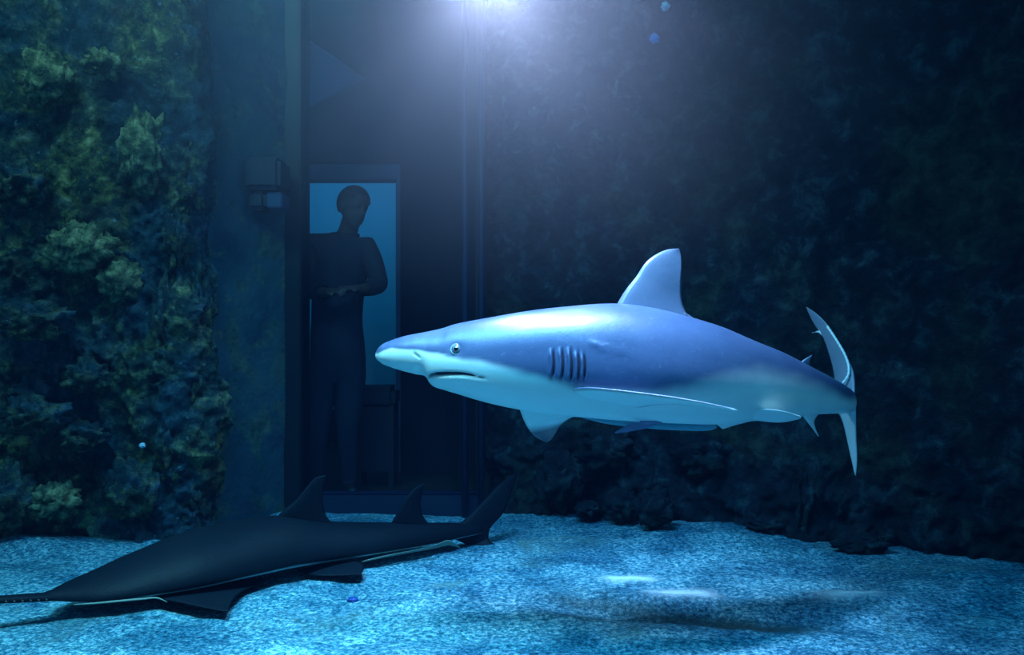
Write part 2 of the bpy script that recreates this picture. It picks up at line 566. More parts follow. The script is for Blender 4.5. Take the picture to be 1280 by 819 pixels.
for i, (px, py, D, rx, rz) in enumerate([
        (100, 310, 3.78, .13, .10), (55, 95, 3.80, .09, .11), (128, 80, 3.86, .07, .06), (180, 190, 3.88, .09, .16),
        (45, 400, 3.74, .14, .08), (150, 350, 3.84, .08, .09), (205, 400, 3.92, .05, .16), (40, 520, 3.74, .13, .08),
        (110, 470, 3.82, .09, .07), (165, 610, 3.86, .10, .12), (215, 560, 3.93, .05, .14), (70, 625, 3.78, .09, .07),
        (10, 620, 3.72, .10, .12), (20, 230, 3.76, .10, .09), (225, 300, 3.96, .05, .13), (105, 545, 3.83, .08, .06),
        (243, 60, 4.02, .05, .16), (250, 170, 4.04, .045, .11), (240, 240, 4.00, .05, .10), (252, 380, 4.04, .04, .14), (248, 480, 4.02, .045, .12), (238, 10, 4.0, .06, .10), (246, 620, 4.02, .045, .10)]):
    lump('rock_lump', P(px, py, D), (rx, 0.09, rz), M['rock_pale'] if i in (0, 1, 2, 5, 3, 11) else M['rock'], wl, i * 3.3, 4, 0.5)
for i, (px, py, D, rx, rz) in enumerate([(700, 600, 4.45, .12, .12), (1000, 630, 3.98, .045, .22), (760, 560, 4.38, .13, .09), (880, 570, 4.2, .14, .10)]):
    lump('rock_lump', P(px, py, D), (rx, 0.10, rz), M['dark_rock'], wr, 40 + i * 3.3, 4, 0.5)

# boulders at the foot of the right wall
for i, (px, py, D, rx, rz, lab) in enumerate([
        (818, 634, 4.03, .085, .085, 'knobbly dark boulder reaching lowest at the rock wall foot, below the shark belly'),
        (778, 632, 4.22, .075, .070, 'dark boulder at the rock wall foot just left of the lowest knobbly one'),
        (735, 636, 4.36, .060, .035, 'low dark stone on the sand edge, the foot stone nearest the window'),
        (955, 655, 4.00, .085, .035, 'low flat dark stone on the sand bank beside the upright rock rib'),
        (1075, 680, 3.72, .10, .040, 'low dark stone at the rock wall foot directly below the shark tail fin')]):
    o = lump('boulder', P(px, py, D), (rx, 0.09, rz), M['dark_rock'], None, 70 + i * 5.1, 4, 0.45)
    tag(o, lab, 'boulder', 'stones at the foot of the right rock wall')

# window set in the recess, with the acrylic pane
WD = 4.52
x0, x1 = (358 - 640) / F * WD, (602 - 640) / F * WD
win = empty('window_1', ((x0 + x1) / 2, WD, 0), None, None)
del_k = [k for k in win.keys()]
win['kind'] = 'structure'
box('window_frame', (x0, WD - 0.05, -0.1), (x0 + 0.085, WD + 0.16, 3.2), M['frame'], win, 0.006)
box('window_frame', (x0 + 0.085, WD - 0.02, -0.1), (x1, WD + 0.14, 0.085), M['sill'], win, 0.006)
box('window_frame', (-0.185, WD - 0.02, 0.085), (-0.150, WD + 0.10, 3.2), M['frame'], win, 0.004)
for px in (582, 602):
    xx = (px - 640) / F * WD
    tube('window_post', [(xx, WD - 0.055, -0.05), (xx, WD - 0.055, 3.2)], [0.017, 0.017], M['post'], win, 14)
box('window_pane', (x0 + 0.085, WD + 0.02, 0.085), (-0.185, WD + 0.05, 3.2), M['acrylic'], win)

# room behind the window
RB = 5.75
dx0, dx1 = (376 - 640) / F * RB, (501 - 640) / F * RB
dz = CH - (206 - 409.5) / F * RB
wb = tag(box('wall_back', (-3.2, RB, -0.05), (dx0, RB + 0.12, 3.6), M['room_dark']), kind='structure')
wb2 = tag(box('wall_back', (dx1, RB, -0.05), (1.2, RB + 0.12, 3.6), M['room_dark']), kind='structure')
wb3 = tag(box('wall_back', (dx0, RB, dz), (dx1, RB + 0.12, 3.6), M['room_dark']), kind='structure')
dr = empty('door_1', ((dx0 + dx1) / 2, RB, 0), None, None); dr['kind'] = 'structure'
box('door_frame', (dx0, RB - 0.02, dz - 0.10), (dx1, RB + 0.13, dz), M['door_frame'], dr, 0.004)
box('door_frame', (dx1 - 0.03, RB - 0.02, 0), (dx1, RB + 0.13, dz - 0.10), M['door_frame'], dr, 0.004)
tag(box('floor_room', (-3.2, 4.70, -0.10), (1.2, 7.4, 0.0), M['room_floor']), kind='structure')
tag(box('wall_room_far', (-3.2, 7.3, 0), (1.2, 7.4, 3.6), M['room_pale']), kind='structure')
tag(box('baseboard_far', (-3.2, 7.26, 0), (1.2, 7.3, 0.27), M['room_dark']), kind='structure')  # dark strip standing for the shade low on the far wall
tag(box('wall_room_left', (-3.3, 4.75, 0), (-3.2, 7.4, 3.6), M['room_dark']), kind='structure')
tag(box('wall_room_right', (1.2, 4.75, 0), (1.3, 7.4, 3.6), M['room_dark']), kind='structure')
tag(box('ceiling_room', (-3.3, 4.75, 3.6), (1.3, 7.4, 3.7), M['room_dark']), kind='structure')

# ------------------------------------------------------------------ reef shark
shark = empty('reef_shark', P(790, 455, 2.72), 'large blue-grey reef shark with white belly swimming left above the sand', 'shark')

ST = [  # px, top, bottom, depth, half width in px, roll deg
    (472.0, 440.0, 446.0, 2.76, 3, 6), (473.5, 437.0, 449.6, 2.758, 8, 6), (478, 431.8, 454.6, 2.755, 14, 6), (488, 426.5, 459.0, 2.75, 20, 7),
    (503, 421.2, 463.8, 2.745, 26, 8), (520, 417.2, 467.8, 2.74, 30, 9), (538, 412.6, 472.5, 2.735, 34, 10),
    (545, 410.8, 481.0, 2.733, 36, 10), (560, 407.2, 488.0, 2.73, 40, 11), (581, 402.4, 494.5, 2.725, 44, 12), (620, 395.4, 505.2, 2.715, 50, 14),
    (662, 388.6, 513.5, 2.71, 54, 16), (715, 382.8, 519.5, 2.71, 57, 18), (765, 379.5, 523.5, 2.715, 59, 19),
    (800, 383.0, 526.0, 2.72, 60, 19), (850, 394.5, 528.5, 2.74, 56, 19), (896, 408.5, 530.0, 2.78, 49, 18),
    (935, 424.5, 526.5, 2.83, 40, 16), (975, 440.5, 523.5, 2.90, 31, 14), (1013, 460.0, 518.8, 2.99, 23, 12),
    (1038, 473.0, 517.3, 3.07, 18, 10), (1052, 481.0, 517.0, 3.15, 14, 8), (1059, 486.0, 516.5, 3.22, 11, 6), (1061.5, 489, 516, 3.27, 7, 6)]
A = np.array(ST, float)


def shark_station(px):
    return [hermite(A[:, 0], A[:, k], px) for k in range(1, 6)]


def shark_frames(px):
    top, bot, D, k, roll = shark_station(px)
    B = A[(A[:, 0] != 538) & (A[:, 0] != 545)]      # the body axis ignores the step of the lower jaw
    mid = (hermite(B[:, 0], B[:, 1], px) + hermite(B[:, 0], B[:, 2], px)) / 2
    c = np.array([tuple(P(a, m_, d)) for a, m_, d in zip(px, mid, D)])
    T = np.gradient(c, px, axis=0); T /= np.linalg.norm(T, axis=1)[:, None]
    r = np.radians(roll)
    w = k / F * D

    def half(e):
        e = e / F * D
        return np.sqrt(np.maximum(e ** 2 - (w * np.sin(r)) ** 2, (0.55 * e) ** 2)) / np.cos(r)
    h = (half(np.maximum(mid - top, 0.5)), half(np.maximum(bot - mid, 0.5)))
    Z = np.array([0, 0, 1.0])
    N0 = np.cross(T, Z); N0 /= np.linalg.norm(N0, axis=1)[:, None]
    U0 = np.cross(N0, T)
    N = N0 * np.cos(r)[:, None] + U0 * np.sin(r)[:, None]
    U = U0 * np.cos(r)[:, None] - N0 * np.sin(r)[:, None]
    return c, T, N, U, h, w, D


BND = np.array([(472, 441, 2), (490, 436, 2), (520, 438, 2), (548, 442, 2), (560, 446, 3), (575, 448, 4), (600, 451, 5), (640, 463, 7),
                (680, 473, 8), (720, 485, 8), (760, 488, 8), (820, 492, 10), (860, 488, 16), (900, 480, 22), (950, 472, 24), (1000, 480, 20),
                (1040, 492, 12), (1062, 500, 8)], float)
GILLS = [(692, 437, 473), (703.5, 436.5, 475.5), (714.5, 438, 478), (723.5, 440.5, 478), (731, 443.5, 476)]
MOUTH = np.array([(536, 470.5), (545, 467.6), (558, 466.6), (578, 466.6), (596, 469.5), (615, 474)], float)


def shark_grid(px, phi):
    """points of the skin: phi 0 = near side, 90 = back; also the height the near twin shows at in the photo"""
    c, T, N, U, h, w, D = shark_frames(px)
    cp, sp = np.cos(phi), np.sin(phi)
    ex = np.where(sp < 0, 0.80, 1.0)
    # superellipse with a flatter belly
    a = np.sign(cp) * np.abs(cp) ** 0.95
    b = np.sign(sp) * np.abs(sp) ** ex
    hh = np.where(sp[None, :] >= 0, h[0][:, None], h[1][:, None])
    pts = c[:, None, :] + N[:, None, :] * (w[:, None] * a[None, :])[:, :, None] + U[:, None, :] * (hh * b[None, :])[:, :, None]
    twin = c[:, None, :] + N[:, None, :] * (w[:, None] * np.abs(a)[None, :])[:, :, None] + U[:, None, :] * (hh * b[None, :])[:, :, None]
    tx = twin[:, :, 0] / twin[:, :, 1] * F + 640
    ty = 409.5 - (twin[:, :, 2] - CH) / twin[:, :, 1] * F
    nrm = pts - c[:, None, :]
    nrm /= np.linalg.norm(nrm, axis=2)[:, :, None]
    return pts, tx, ty, nrm, c


def make_shark_body():
    px = np.r_[np.linspace(472.0, 545, 90), np.linspace(545.8, 680, 110), np.linspace(680.7, 740, 85), np.linspace(741.5, 1061.5, 170)]
    NP = 132
    phi = np.linspace(0, 2 * np.pi, NP, endpoint=False)
    pts, tx, ty, nrm, c = shark_grid(px, phi)
    # gill flaps: saw-tooth relief, each ending in a slit
    disp = np.zeros_like(tx); dark = np.zeros_like(tx)
    for gx, g0, g1 in GILLS:
        m = np.clip((ty - g0) / 4, 0, 1) * np.clip((g1 - ty) / 6, 0, 1)
        bow = gx + 1.6 * np.sin(np.pi * np.clip((ty - g0) / (g1 - g0), 0, 1)) - 1.0
        d = tx - bow
        disp += m * 0.0085 * np.exp(-((d + 3.6) / 2.4) ** 2)
        disp -= m * 0.0080 * np.exp(-((d) / 1.3) ** 2)
        dark = np.maximum(dark, m * np.exp(-(d / 1.2) ** 2) * 0.85)
    # mouth crease
    my = np.interp(tx, MOUTH[:, 0], MOUTH[:, 1])
    wid = np.interp(tx, [535, 541, 575, 600, 616], [2.4, 2.6, 1.9, 1.0, 0.6])
    dep = np.interp(tx, [533, 538, 578, 600, 618], [0.000, 0.014, 0.009, 0.004, 0.0])
    g = np.exp(-((ty - my - 1.2) / wid) ** 2)
    disp -= dep * g
    dark = np.maximum(dark, np.clip(g * dep / 0.010, 0, 1) * 0.9 * (ty < my + 4))
    # lip swelling below, brow over the eye, nostril
    disp += 0.003 * np.exp(-((ty - my - 7) / 4) ** 2) * np.interp(tx, [540, 560, 600, 620], [0, 1, .6, 0])
    disp -= 0.004 * np.exp(-((tx - 570) / 8.5) ** 2 - ((ty - 436.5) / 7.5) ** 2)
    nl = ((tx - 521) * 0.62 + (ty - 444.5) * -0.78); al = ((tx - 521) * 0.78 + (ty - 444.5) * 0.62)
    gn = np.exp(-(nl / 1.3) ** 2 - (al / 5.5) ** 4)
    disp -= 0.005 * gn; dark = np.maximum(dark, gn * 0.5)
    # crease of muscle behind the gills, running back from above the pectoral
    cr = np.exp(-((ty - np.interp(tx, [735, 790], [428, 444])) / 3.0) ** 2) * np.interp(tx, [733, 745, 780, 800], [0, 1, .6, 0])
    disp += 0.004 * cr
    pts = pts + nrm * disp[:, :, None]
    by = np.interp(tx, BND[:, 0], BND[:, 1]); bs = np.interp(tx, BND[:, 0], BND[:, 2])
    wob = np.array([[2.2 * noise.noise((a * 0.05, b * 0.07, 3)) for a, b in zip(r1, r2)] for r1, r2 in zip(tx, ty)])
    q = np.clip((by + wob - ty) / bs * 0.5 + 0.5, 0, 1)
    pig = q * q * (3 - 2 * q)
    n = len(px)
    verts = [tuple(v) for v in pts.reshape(-1, 3)]
    faces = [(i*NP + j, i*NP + (j+1) % NP, (i+1)*NP + (j+1) % NP, (i+1)*NP + j) for i in range(n-1) for j in range(NP)]
    verts.append(tuple(c[0] + (c[0] - c[1]) * 0.6)); verts.append(tuple(c[-1]))
    a, b = n*NP, n*NP + 1
    faces += [(a, (j+1) % NP, j) for j in range(NP)] + [(b, (n-1)*NP + j, (n-1)*NP + (j+1) % NP) for j in range(NP)]
    pg = list(pig.reshape(-1)) + [0.6, 1.0]; dk = list(dark.reshape(-1)) + [0, 0]
    return mesh('body', verts, faces, M['shark'], shark, True, {'pig': pg, 'dark': dk})


shark_body = make_shark_body()


def skin_at(px, py, push=0.0):
    """point of the near flank that shows at (px, py)"""
    xs = np.linspace(px - 14, px + 14, 57); xs = np.clip(xs, 472.2, 1061)
    xs = np.unique(xs)
    ph = np.linspace(-1.5, 1.5, 300)
    pts, tx, ty, nrm, c = shark_grid(xs, ph)
    k = np.argmin((tx - px) ** 2 + (ty - py) ** 2)
    i, j = np.unravel_index(k, tx.shape)
    return Vector(pts[i, j] + nrm[i, j] * push), Vector(nrm[i, j])


for gx, g0, g1 in GILLS:
    pp = []
    for t in np.linspace(0.04, 0.96, 9):
        y = g0 + (g1 - g0) * t
        pp.append(skin_at(gx + 1.6 * math.sin(math.pi * t) - 1.0, y, -0.0052)[0])
    tube('gill_slit', pp, [0.0008, 0.002, 0.0026, 0.0028, 0.0028, 0.0028, 0.0026, 0.002, 0.0008], M['cavity'], shark, 8)
pp = [skin_at(x, y + 1.2, -0.009 + 0.0055 * (i / 9)**1.0)[0] for i, (x, y) in enumerate(curve_pts([(a, b, 0) for a, b in MOUTH[1:]], 10)[:, :2])]
tube('mouth', pp, [0.004, .005, .005, .005, .0045, .004, .0035, .003, .002, .001], M['cavity'], shark, 8)

# eye
ep, en = skin_at(570, 436.5, -0.007)


def disc_ball(name, c, n, r, flat, mat, parent):
    bm = bmesh.new()
    bmesh.ops.create_uvsphere(bm, u_segments=28, v_segments=16, radius=1)
    q = Vector(n).to_track_quat('Z', 'Y')
    for v in bm.verts:
        v.co = q @ Vector((v.co.x * r, v.co.y * r, v.co.z * r * flat))
    me = bpy.data.meshes.new(name); bm.to_mesh(me); bm.free()
    me.polygons.foreach_set('use_smooth', [True] * len(me.polygons))
    me.materials.append(mat)
    o = bpy.data.objects.new(name, me); o.location = Vector(c) - world_loc(parent); o.parent = parent
    COL.objects.link(o)
    return o


eye = disc_ball('eye', ep, en, 0.0165, 0.62, M['eye'], shark)
disc_ball('pupil', ep + en * 0.0062, en, 0.0088, 0.55, M['pupil'], eye)
# pale eyelid ring
ring = []
q = en.to_track_quat('Z', 'Y')
for k in range(25):
    a = 2 * math.pi * k / 24
    ring.append(ep + en * 0.0035 + q @ Vector((math.cos(a) * 0.0162, math.sin(a) * 0.0162, 0)))
tube('eyelid', ring, [0.0019] * 25, M['lid'], shark, 8)

tipd = lambda t: min(1, max(0, (t - 0.88) / 0.12)) * 0.5
fin('dorsal_fin', [(768, 386, 2.745), (781, 364, 2.76), (795, 346, 2.775), (808.4, 327, 2.79), (822, 317, 2.80), (836, 311.6, 2.81), (847, 310.8, 2.815)],
    [(868, 408, 2.77), (862, 398, 2.775), (855.5, 386, 2.78), (852.5, 372, 2.785), (852, 352, 2.79), (852.5, 332, 2.80), (851, 318, 2.81), (849, 311.5, 2.815)],
    0.030, M['shark'], shark, 0.92, tipd, 40, 16)
fin('dorsal_fin_rear_tip', [(856, 390, 2.778), (866, 397, 2.785), (877.5, 405.2, 2.79)], [(852, 408, 2.775), (864, 407, 2.785), (876, 406.2, 2.79)], 0.010, M['shark'], shark, 0.9)
fin('second_dorsal_fin', [(996, 456, 2.98), (1005, 449.5, 2.98), (1015, 443.5, 2.985)], [(1014, 464, 3.0), (1012, 457, 2.99), (1013, 450, 2.985), (1015.4, 444, 2.985)], 0.010, M['shark'], shark, 0.9, 0, 18, 8)
# near pectoral fin: reaches back toward the camera, white beneath
fin('pectoral_fin', [(716, 486, 2.56), (735, 484.8, 2.50), (762, 487, 2.45), (800, 491.5, 2.40), (845, 497.5, 2.34), (885, 504.5, 2.29), (923, 512.5, 2.25)],
    [(765, 502, 2.60), (797, 509.5, 2.56), (815, 506.8, 2.50), (850, 505.8, 2.42), (880, 508.2, 2.35), (905, 511.8, 2.29), (922.5, 513.8, 2.25)],
    0.028, M['shark'], shark, 1.0, 0, 44, 14, pig_under=0.0, under_dir=(0, 0, -1))
# far pectoral fin pointing down beyond the belly
fin('pectoral_fin', [(646, 500, 2.72), (651, 516, 2.75), (656.5, 529, 2.79), (664, 541, 2.83), (674, 549, 2.87), (683, 553, 2.89)],
    [(735, 510, 2.76), (722, 519, 2.78), (711, 524, 2.81), (701, 532, 2.85), (695, 541, 2.88), (690, 549, 2.90)],
    0.022, M['shark'], shark, 0.05, lambda t: min(1, max(0, (t - 0.46) / 0.2)) * 0.93, 36, 14)
# pelvic fins
fin('pelvic_fin', [(928, 512, 2.74), (950, 511, 2.71), (975, 513, 2.70), (1002, 520.5, 2.72)], [(945, 526, 2.77), (962, 528, 2.76), (980, 528.2, 2.74), (1001, 523.5, 2.72)], 0.014, M['shark'], shark, 0.12, 0, 24, 10)
fin('pelvic_fin', [(888, 522, 2.78), (895, 530, 2.80), (903, 536.2, 2.83)], [(960, 522, 2.83), (938, 527, 2.84), (918, 532, 2.84), (905, 536.2, 2.83)], 0.012, M['shark'], shark, 0.02, 0, 20, 10)
fin('anal_fin', [(998, 514, 2.98), (1006, 524, 2.99), (1014, 534, 3.0), (1022.5, 545.5, 3.01)], [(1028, 514, 3.03), (1021, 521, 3.02), (1018, 527, 3.01), (1020, 537, 3.01), (1023.6, 545.5, 3.01)], 0.010, M['shark'], shark, 0.10, 0, 20, 8)
# tail fin curled away from the camera
ub = fin('caudal_fin_upper_lobe', [(1068, 500, 3.22), (1068.5, 482, 3.25), (1067, 466, 3.29), (1061, 450, 3.34), (1048.5, 427, 3.41), (1034, 405.5, 3.48), (1020, 391.5, 3.54), (1008, 383.5, 3.59)],
    [(1043, 484, 3.40), (1042, 470, 3.43), (1039.5, 457, 3.45), (1034.5, 439, 3.48), (1027, 419, 3.52), (1019, 408, 3.56), (1013, 397, 3.58), (1008.3, 386, 3.59)],
    0.016, M['shark'], shark, 0.78, 0, 44, 14)
fin('caudal_fin_notch', [(1029, 422, 3.515), (1023, 416, 3.53), (1015, 415.5, 3.54)], [(1027, 412, 3.53), (1022, 413.5, 3.535), (1015.3, 416.8, 3.54)], 0.006, M['shark'], shark, 0.2, 0, 14, 6)
fin('caudal_fin_lower_lobe', [(1070, 500, 3.22), (1070, 518, 3.23), (1070.5, 548, 3.26), (1071.5, 575, 3.28), (1070, 594.5, 3.30)],
    [(1044, 511, 3.34), (1049, 519, 3.335), (1053.5, 530, 3.33), (1057.5, 546, 3.325), (1063, 570, 3.31), (1068.6, 594, 3.30)],
    0.014, M['shark'], shark, 0.25, 0, 30, 12)
# knobbly ridge along the leading side of the upper lobe
rp = [P(x, y, d - 0.008) for x, y, d in [(1053, 480, 3.30), (1060, 470, 3.30), (1061, 459, 3.32), (1057.5, 447, 3.35), (1046, 426, 3.41), (1034, 408, 3.48)]]
rr = curve_pts(rp, 60)
tube('caudal_ridge', rr, [0.0035 + 0.0022 * abs(math.sin(i * 0.85)) for i in range(60)], M['shark'], shark, 8)

# slender remora under the belly
rem = empty('remora', P(812, 530, 2.60), 'slender light-blue sucker fish tucked under the white belly of the shark', 'fish')
RS = np.array([(727, 520, 1.0), (735, 521, 2.4), (760, 525, 4.2), (790, 528, 4.8), (830, 531, 5.2), (865, 532.5, 5.2), (888, 532.8, 4.2), (896, 532.5, 1.5)], float)
rx = np.linspace(727, 896, 40)
tube('body', [P(a, hermite(RS[:, 0], RS[:, 1], [a])[0] + 1, 2.80) for a in rx], [hermite(RS[:, 0], RS[:, 2], [a])[0] / F * 2.80 for a in rx], M['remora'], rem, 20)
fin('fin', [(806, 526.5, 2.672), (790, 529, 2.665), (768, 540.5, 2.65)], [(822, 531, 2.672), (802, 537, 2.665), (785, 540, 2.655), (770, 542, 2.65)], 0.006, M['remora_fin'], rem, 0, 0, 16, 8)
fin('fin', [(800, 526, 2.668), (815, 525.5, 2.665), (828, 528, 2.664)], [(800, 530, 2.668), (815, 530.5, 2.665), (828, 529, 2.664)], 0.006, M['remora_fin'], rem, 0, 0, 12, 8)

# ------------------------------------------------------------------ sawfish resting over the sand
saw = empty('sawfish', P(330, 712, 3.35), 'dark sawfish with long flat snout gliding low over the sand below the window', 'sawfish')
# px, depth, top z, bottom z, half width
SS = np.array([(56, 2.84, .096, .074, .020), (66, 2.85, .100, .068, .036), (78, 2.87, .106, .062, .062), (92, 2.895, .113, .056, .090), (140, 2.975, .142, .048, .146), (170, 3.03, .164, .046, .168), (227, 3.13, .204, .045, .20),
               (283, 3.25, .222, .045, .205), (340, 3.36, .226, .045, .185), (415, 3.48, .180, .045, .140), (485, 3.60, .150, .045, .105),
               (536, 3.70, .128, .045, .075), (570, 3.77, .112, .050, .050), (600, 3.83, .090, .055, .024)], float)


def saw_body():
    px = np.linspace(56, 600, 150)
    D, zt, zb, w = [hermite(SS[:, 0], SS[:, k], px) for k in range(1, 5)]
    c = np.array([((a - 640) / F * d, d, 0) for a, d in zip(px, D)])
    T = np.gradient(c, axis=0); T /= np.linalg.norm(T, axis=1)[:, None]
    Nn = np.stack([T[:, 1], -T[:, 0], T[:, 2] * 0], 1)
    NP = 56
    verts, pg = [], []
    for i in range(len(px)):
        zc = zb[i] + (zt[i] - zb[i]) * 0.28
        for j in range(NP):
            a = 2 * math.pi * j / NP
            s, co = math.sin(a), math.cos(a)
            if s >= 0:
                z = zc + (zt[i] - zc) * s ** 1.15
            else:
                z = zc - (zc - zb[i]) * abs(s) ** 0.7
            p = c[i] + Nn[i] * w[i] * math.copysign(abs(co) ** 0.9, co)
            verts.append((p[0], p[1], z)); pg.append(1.0 if s > -0.25 else 0.0)
    n = len(px)
    faces = [(i*NP + j, i*NP + (j+1) % NP, (i+1)*NP + (j+1) % NP, (i+1)*NP + j) for i in range(n-1) for j in range(NP)]
    faces += [tuple(range(NP))[::-1], tuple(range((n-1)*NP, n*NP))]
    return mesh('body', verts, faces, M['sawfish'], saw, True, {'pig': pg, 'dark': [0]*len(pg)})


saw_body()
# the saw: a flat blade with teeth on both edges
B0, B1 = P(78, 745.5, 2.87), P(-90, 755, 2.60)
bd = (B1 - B0).normalized(); bs = Vector((bd.y, -bd.x, 0)).normalized(); L = (B1 - B0).length
bv, bf = [], []
nb_ = 30
for i in range(nb_):
    t = i / (nb_ - 1)
    wv = 0.036 - 0.014 * t
    if t > 0.94: wv *= 1 - (t - 0.94) / 0.08
    for (a, z) in ((-1, 0), (-.6, .012), (0, .016), (.6, .012), (1, 0), (.6, -.010), (0, -.012), (-.6, -.010)):
        bv.append(B0 + bd * L * t + bs * a * wv + Vector((0, 0, z * (1 - .4 * t))))
for i in range(nb_ - 1):
    for j in range(8):
        bf.append((i*8+j, i*8+(j+1) % 8, (i+1)*8+(j+1) % 8, (i+1)*8+j))
bf += [tuple(range(8))[::-1], tuple(range((nb_-1)*8, nb_*8))]
ro = mesh('rostrum', bv, bf, M['sawfish'], saw, True, {'pig': [1.0]*len(bv), 'dark': [0]*len(bv)})
for k in range(14):
    t = 0.16 + 0.80 * k / 13
    for sg in (-1, 1):
        c0 = B0 + bd * L * t + bs * sg * (0.034 - 0.014 * t)
        tube('tooth', [c0 - bs*sg*0.004, c0 + bs * sg * 0.007, c0 + bs * sg * 0.014 + bd * 0.002], [.0035, .0025, .0008], M['tooth'], ro, 6)

edge = lambda t: 0
fin('dorsal_fin', [(336, 658, 3.38), (352, 640, 3.38), (371, 624, 3.39), (384, 608, 3.40), (395, 597, 3.41), (406, 594, 3.42)],
    [(424, 668, 3.47), (416, 655, 3.46), (408, 645, 3.45), (404, 630, 3.44), (404, 612, 3.43), (407.5, 595, 3.42)], 0.030, M['sawfish'], saw, 1.0, 0, 30, 12)
fin('dorsal_fin', [(484, 662, 3.61), (497, 640, 3.61), (508, 622, 3.62), (520, 609, 3.64), (530, 604.5, 3.65)],
    [(545, 668, 3.69), (537, 656, 3.68), (529, 645, 3.67), (526, 630, 3.66), (531, 606, 3.65)], 0.026, M['sawfish'], saw, 1.0, 0, 26, 12)
fin('caudal_fin', [(555, 668, 3.76), (580, 650, 3.80), (604, 626, 3.86), (624, 606, 3.92), (646, 591, 3.99)],
    [(590, 684, 3.82), (608, 681, 3.82), (612, 662, 3.84), (628, 643, 3.88), (637, 622, 3.92), (647, 593, 3.99)], 0.026, M['sawfish'], saw, 1.0, 0, 30, 12)
fin('caudal_fin_lower_lobe', [(572, 668, 3.80), (585, 680, 3.81), (600, 683, 3.80), (620, 682, 3.80)], [(612, 660, 3.84), (610, 668, 3.83), (612, 676, 3.82), (620, 681, 3.81)], 0.018, M['sawfish'], saw, 1.0, 0, 16, 8)
# pectoral and pelvic fins, spread low over the sand toward the camera
fin('pectoral_fin', [(150, 742, 2.98), (180, 747, 2.94), (215, 752, 2.90), (250, 759, 2.87), (281, 765, 2.85)],
    [(340, 722, 3.24), (325, 731, 3.16), (308, 737, 3.08), (292, 750, 2.96), (285, 764, 2.85)], 0.022, M['sawfish'], saw, 1.0, 0, 32, 14)
fin('pectoral_fin', [P(190, 700, 3.10) + Vector((-0.06, 0.12, -0.06)), P(230, 690, 3.35) + Vector((-0.10, .1, -.08)), P(262, 690, 3.52)],
    [P(330, 700, 3.45), P(310, 695, 3.52), P(280, 692, 3.56)], 0.02, M['sawfish'], saw, 1.0, 0, 20, 10, world=True)
fin('pelvic_fin', [(370, 714, 3.34), (392, 720, 3.26), (420, 720, 3.24), (449, 718, 3.23)], [(440, 700, 3.42), (452, 703, 3.38), (456, 708, 3.32), (452, 717.5, 3.23)], 0.016, M['sawfish'], saw, 1.0, 0, 22, 10)
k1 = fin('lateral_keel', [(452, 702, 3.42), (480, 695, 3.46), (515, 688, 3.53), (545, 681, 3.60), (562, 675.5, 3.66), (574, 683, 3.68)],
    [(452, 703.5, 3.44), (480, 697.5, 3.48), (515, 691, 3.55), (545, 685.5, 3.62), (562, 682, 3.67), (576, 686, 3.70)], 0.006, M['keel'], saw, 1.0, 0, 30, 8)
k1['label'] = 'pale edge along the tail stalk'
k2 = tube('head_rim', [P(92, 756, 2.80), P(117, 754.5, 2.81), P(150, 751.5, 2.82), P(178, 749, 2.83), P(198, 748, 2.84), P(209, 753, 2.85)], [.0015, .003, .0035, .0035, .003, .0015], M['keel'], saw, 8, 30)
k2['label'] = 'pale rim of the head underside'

# ------------------------------------------------------------------ person behind the window
PD = 4.98
per = empty('person', P(425, 622, PD), 'person in dark clothes standing behind the tank window with bent arms', 'person')


def Q(px, py, d=0.0):
    return P(px, py, PD + d)


def skinned(chains, sub=2):
    """chains: list of [(point, radius)...]; points within 1 mm are shared"""
    vs, rad, ed = [], [], []
    def vid(p, r):
        for i, q in enumerate(vs):
            if (q - p).length < 1e-3: return i
        vs.append(p); rad.append(r); return len(vs) - 1
    for ch in chains:
        ids = [vid(Vector(p), r) for p, r in ch]
        ed += [(a, b) for a, b in zip(ids, ids[1:]) if a != b]
    me = bpy.data.meshes.new('tmp'); me.from_pydata([tuple(v) for v in vs], ed, [])
    o = bpy.data.objects.new('tmp', me); COL.objects.link(o)
    md = o.modifiers.new('s', 'SKIN')
    for i, sv in enumerate(me.skin_vertices[0].data):
        r = rad[i]; sv.radius = (r, r) if isinstance(r, float) else r
        sv.use_root = (i == 0)
    o.modifiers.new('u', 'SUBSURF').levels = sub
    dg = bpy.context.evaluated_depsgraph_get()
    m2 = bpy.data.meshes.new_from_object(o.evaluated_get(dg))
    vv = [v.co.copy() for v in m2.vertices]; ff = [tuple(p.vertices) for p in m2.polygons]
    bpy.data.objects.remove(o); bpy.data.meshes.remove(m2)
    return vv, ff


def ball(c, r, rot=None, seg=24):
    bm = bmesh.new(); bmesh.ops.create_uvsphere(bm, u_segments=seg, v_segments=seg // 2 + 2, radius=1)
    vv = []
    for v in bm.verts:
        p = Vector((v.co.x * r[0], v.co.y * r[1], v.co.z * r[2]))
        if rot is not None: p = rot @ p
        vv.append(p + Vector(c))
    ff = [tuple(x.index for x in f.verts) for f in bm.faces]
    bm.free()
    return vv, ff


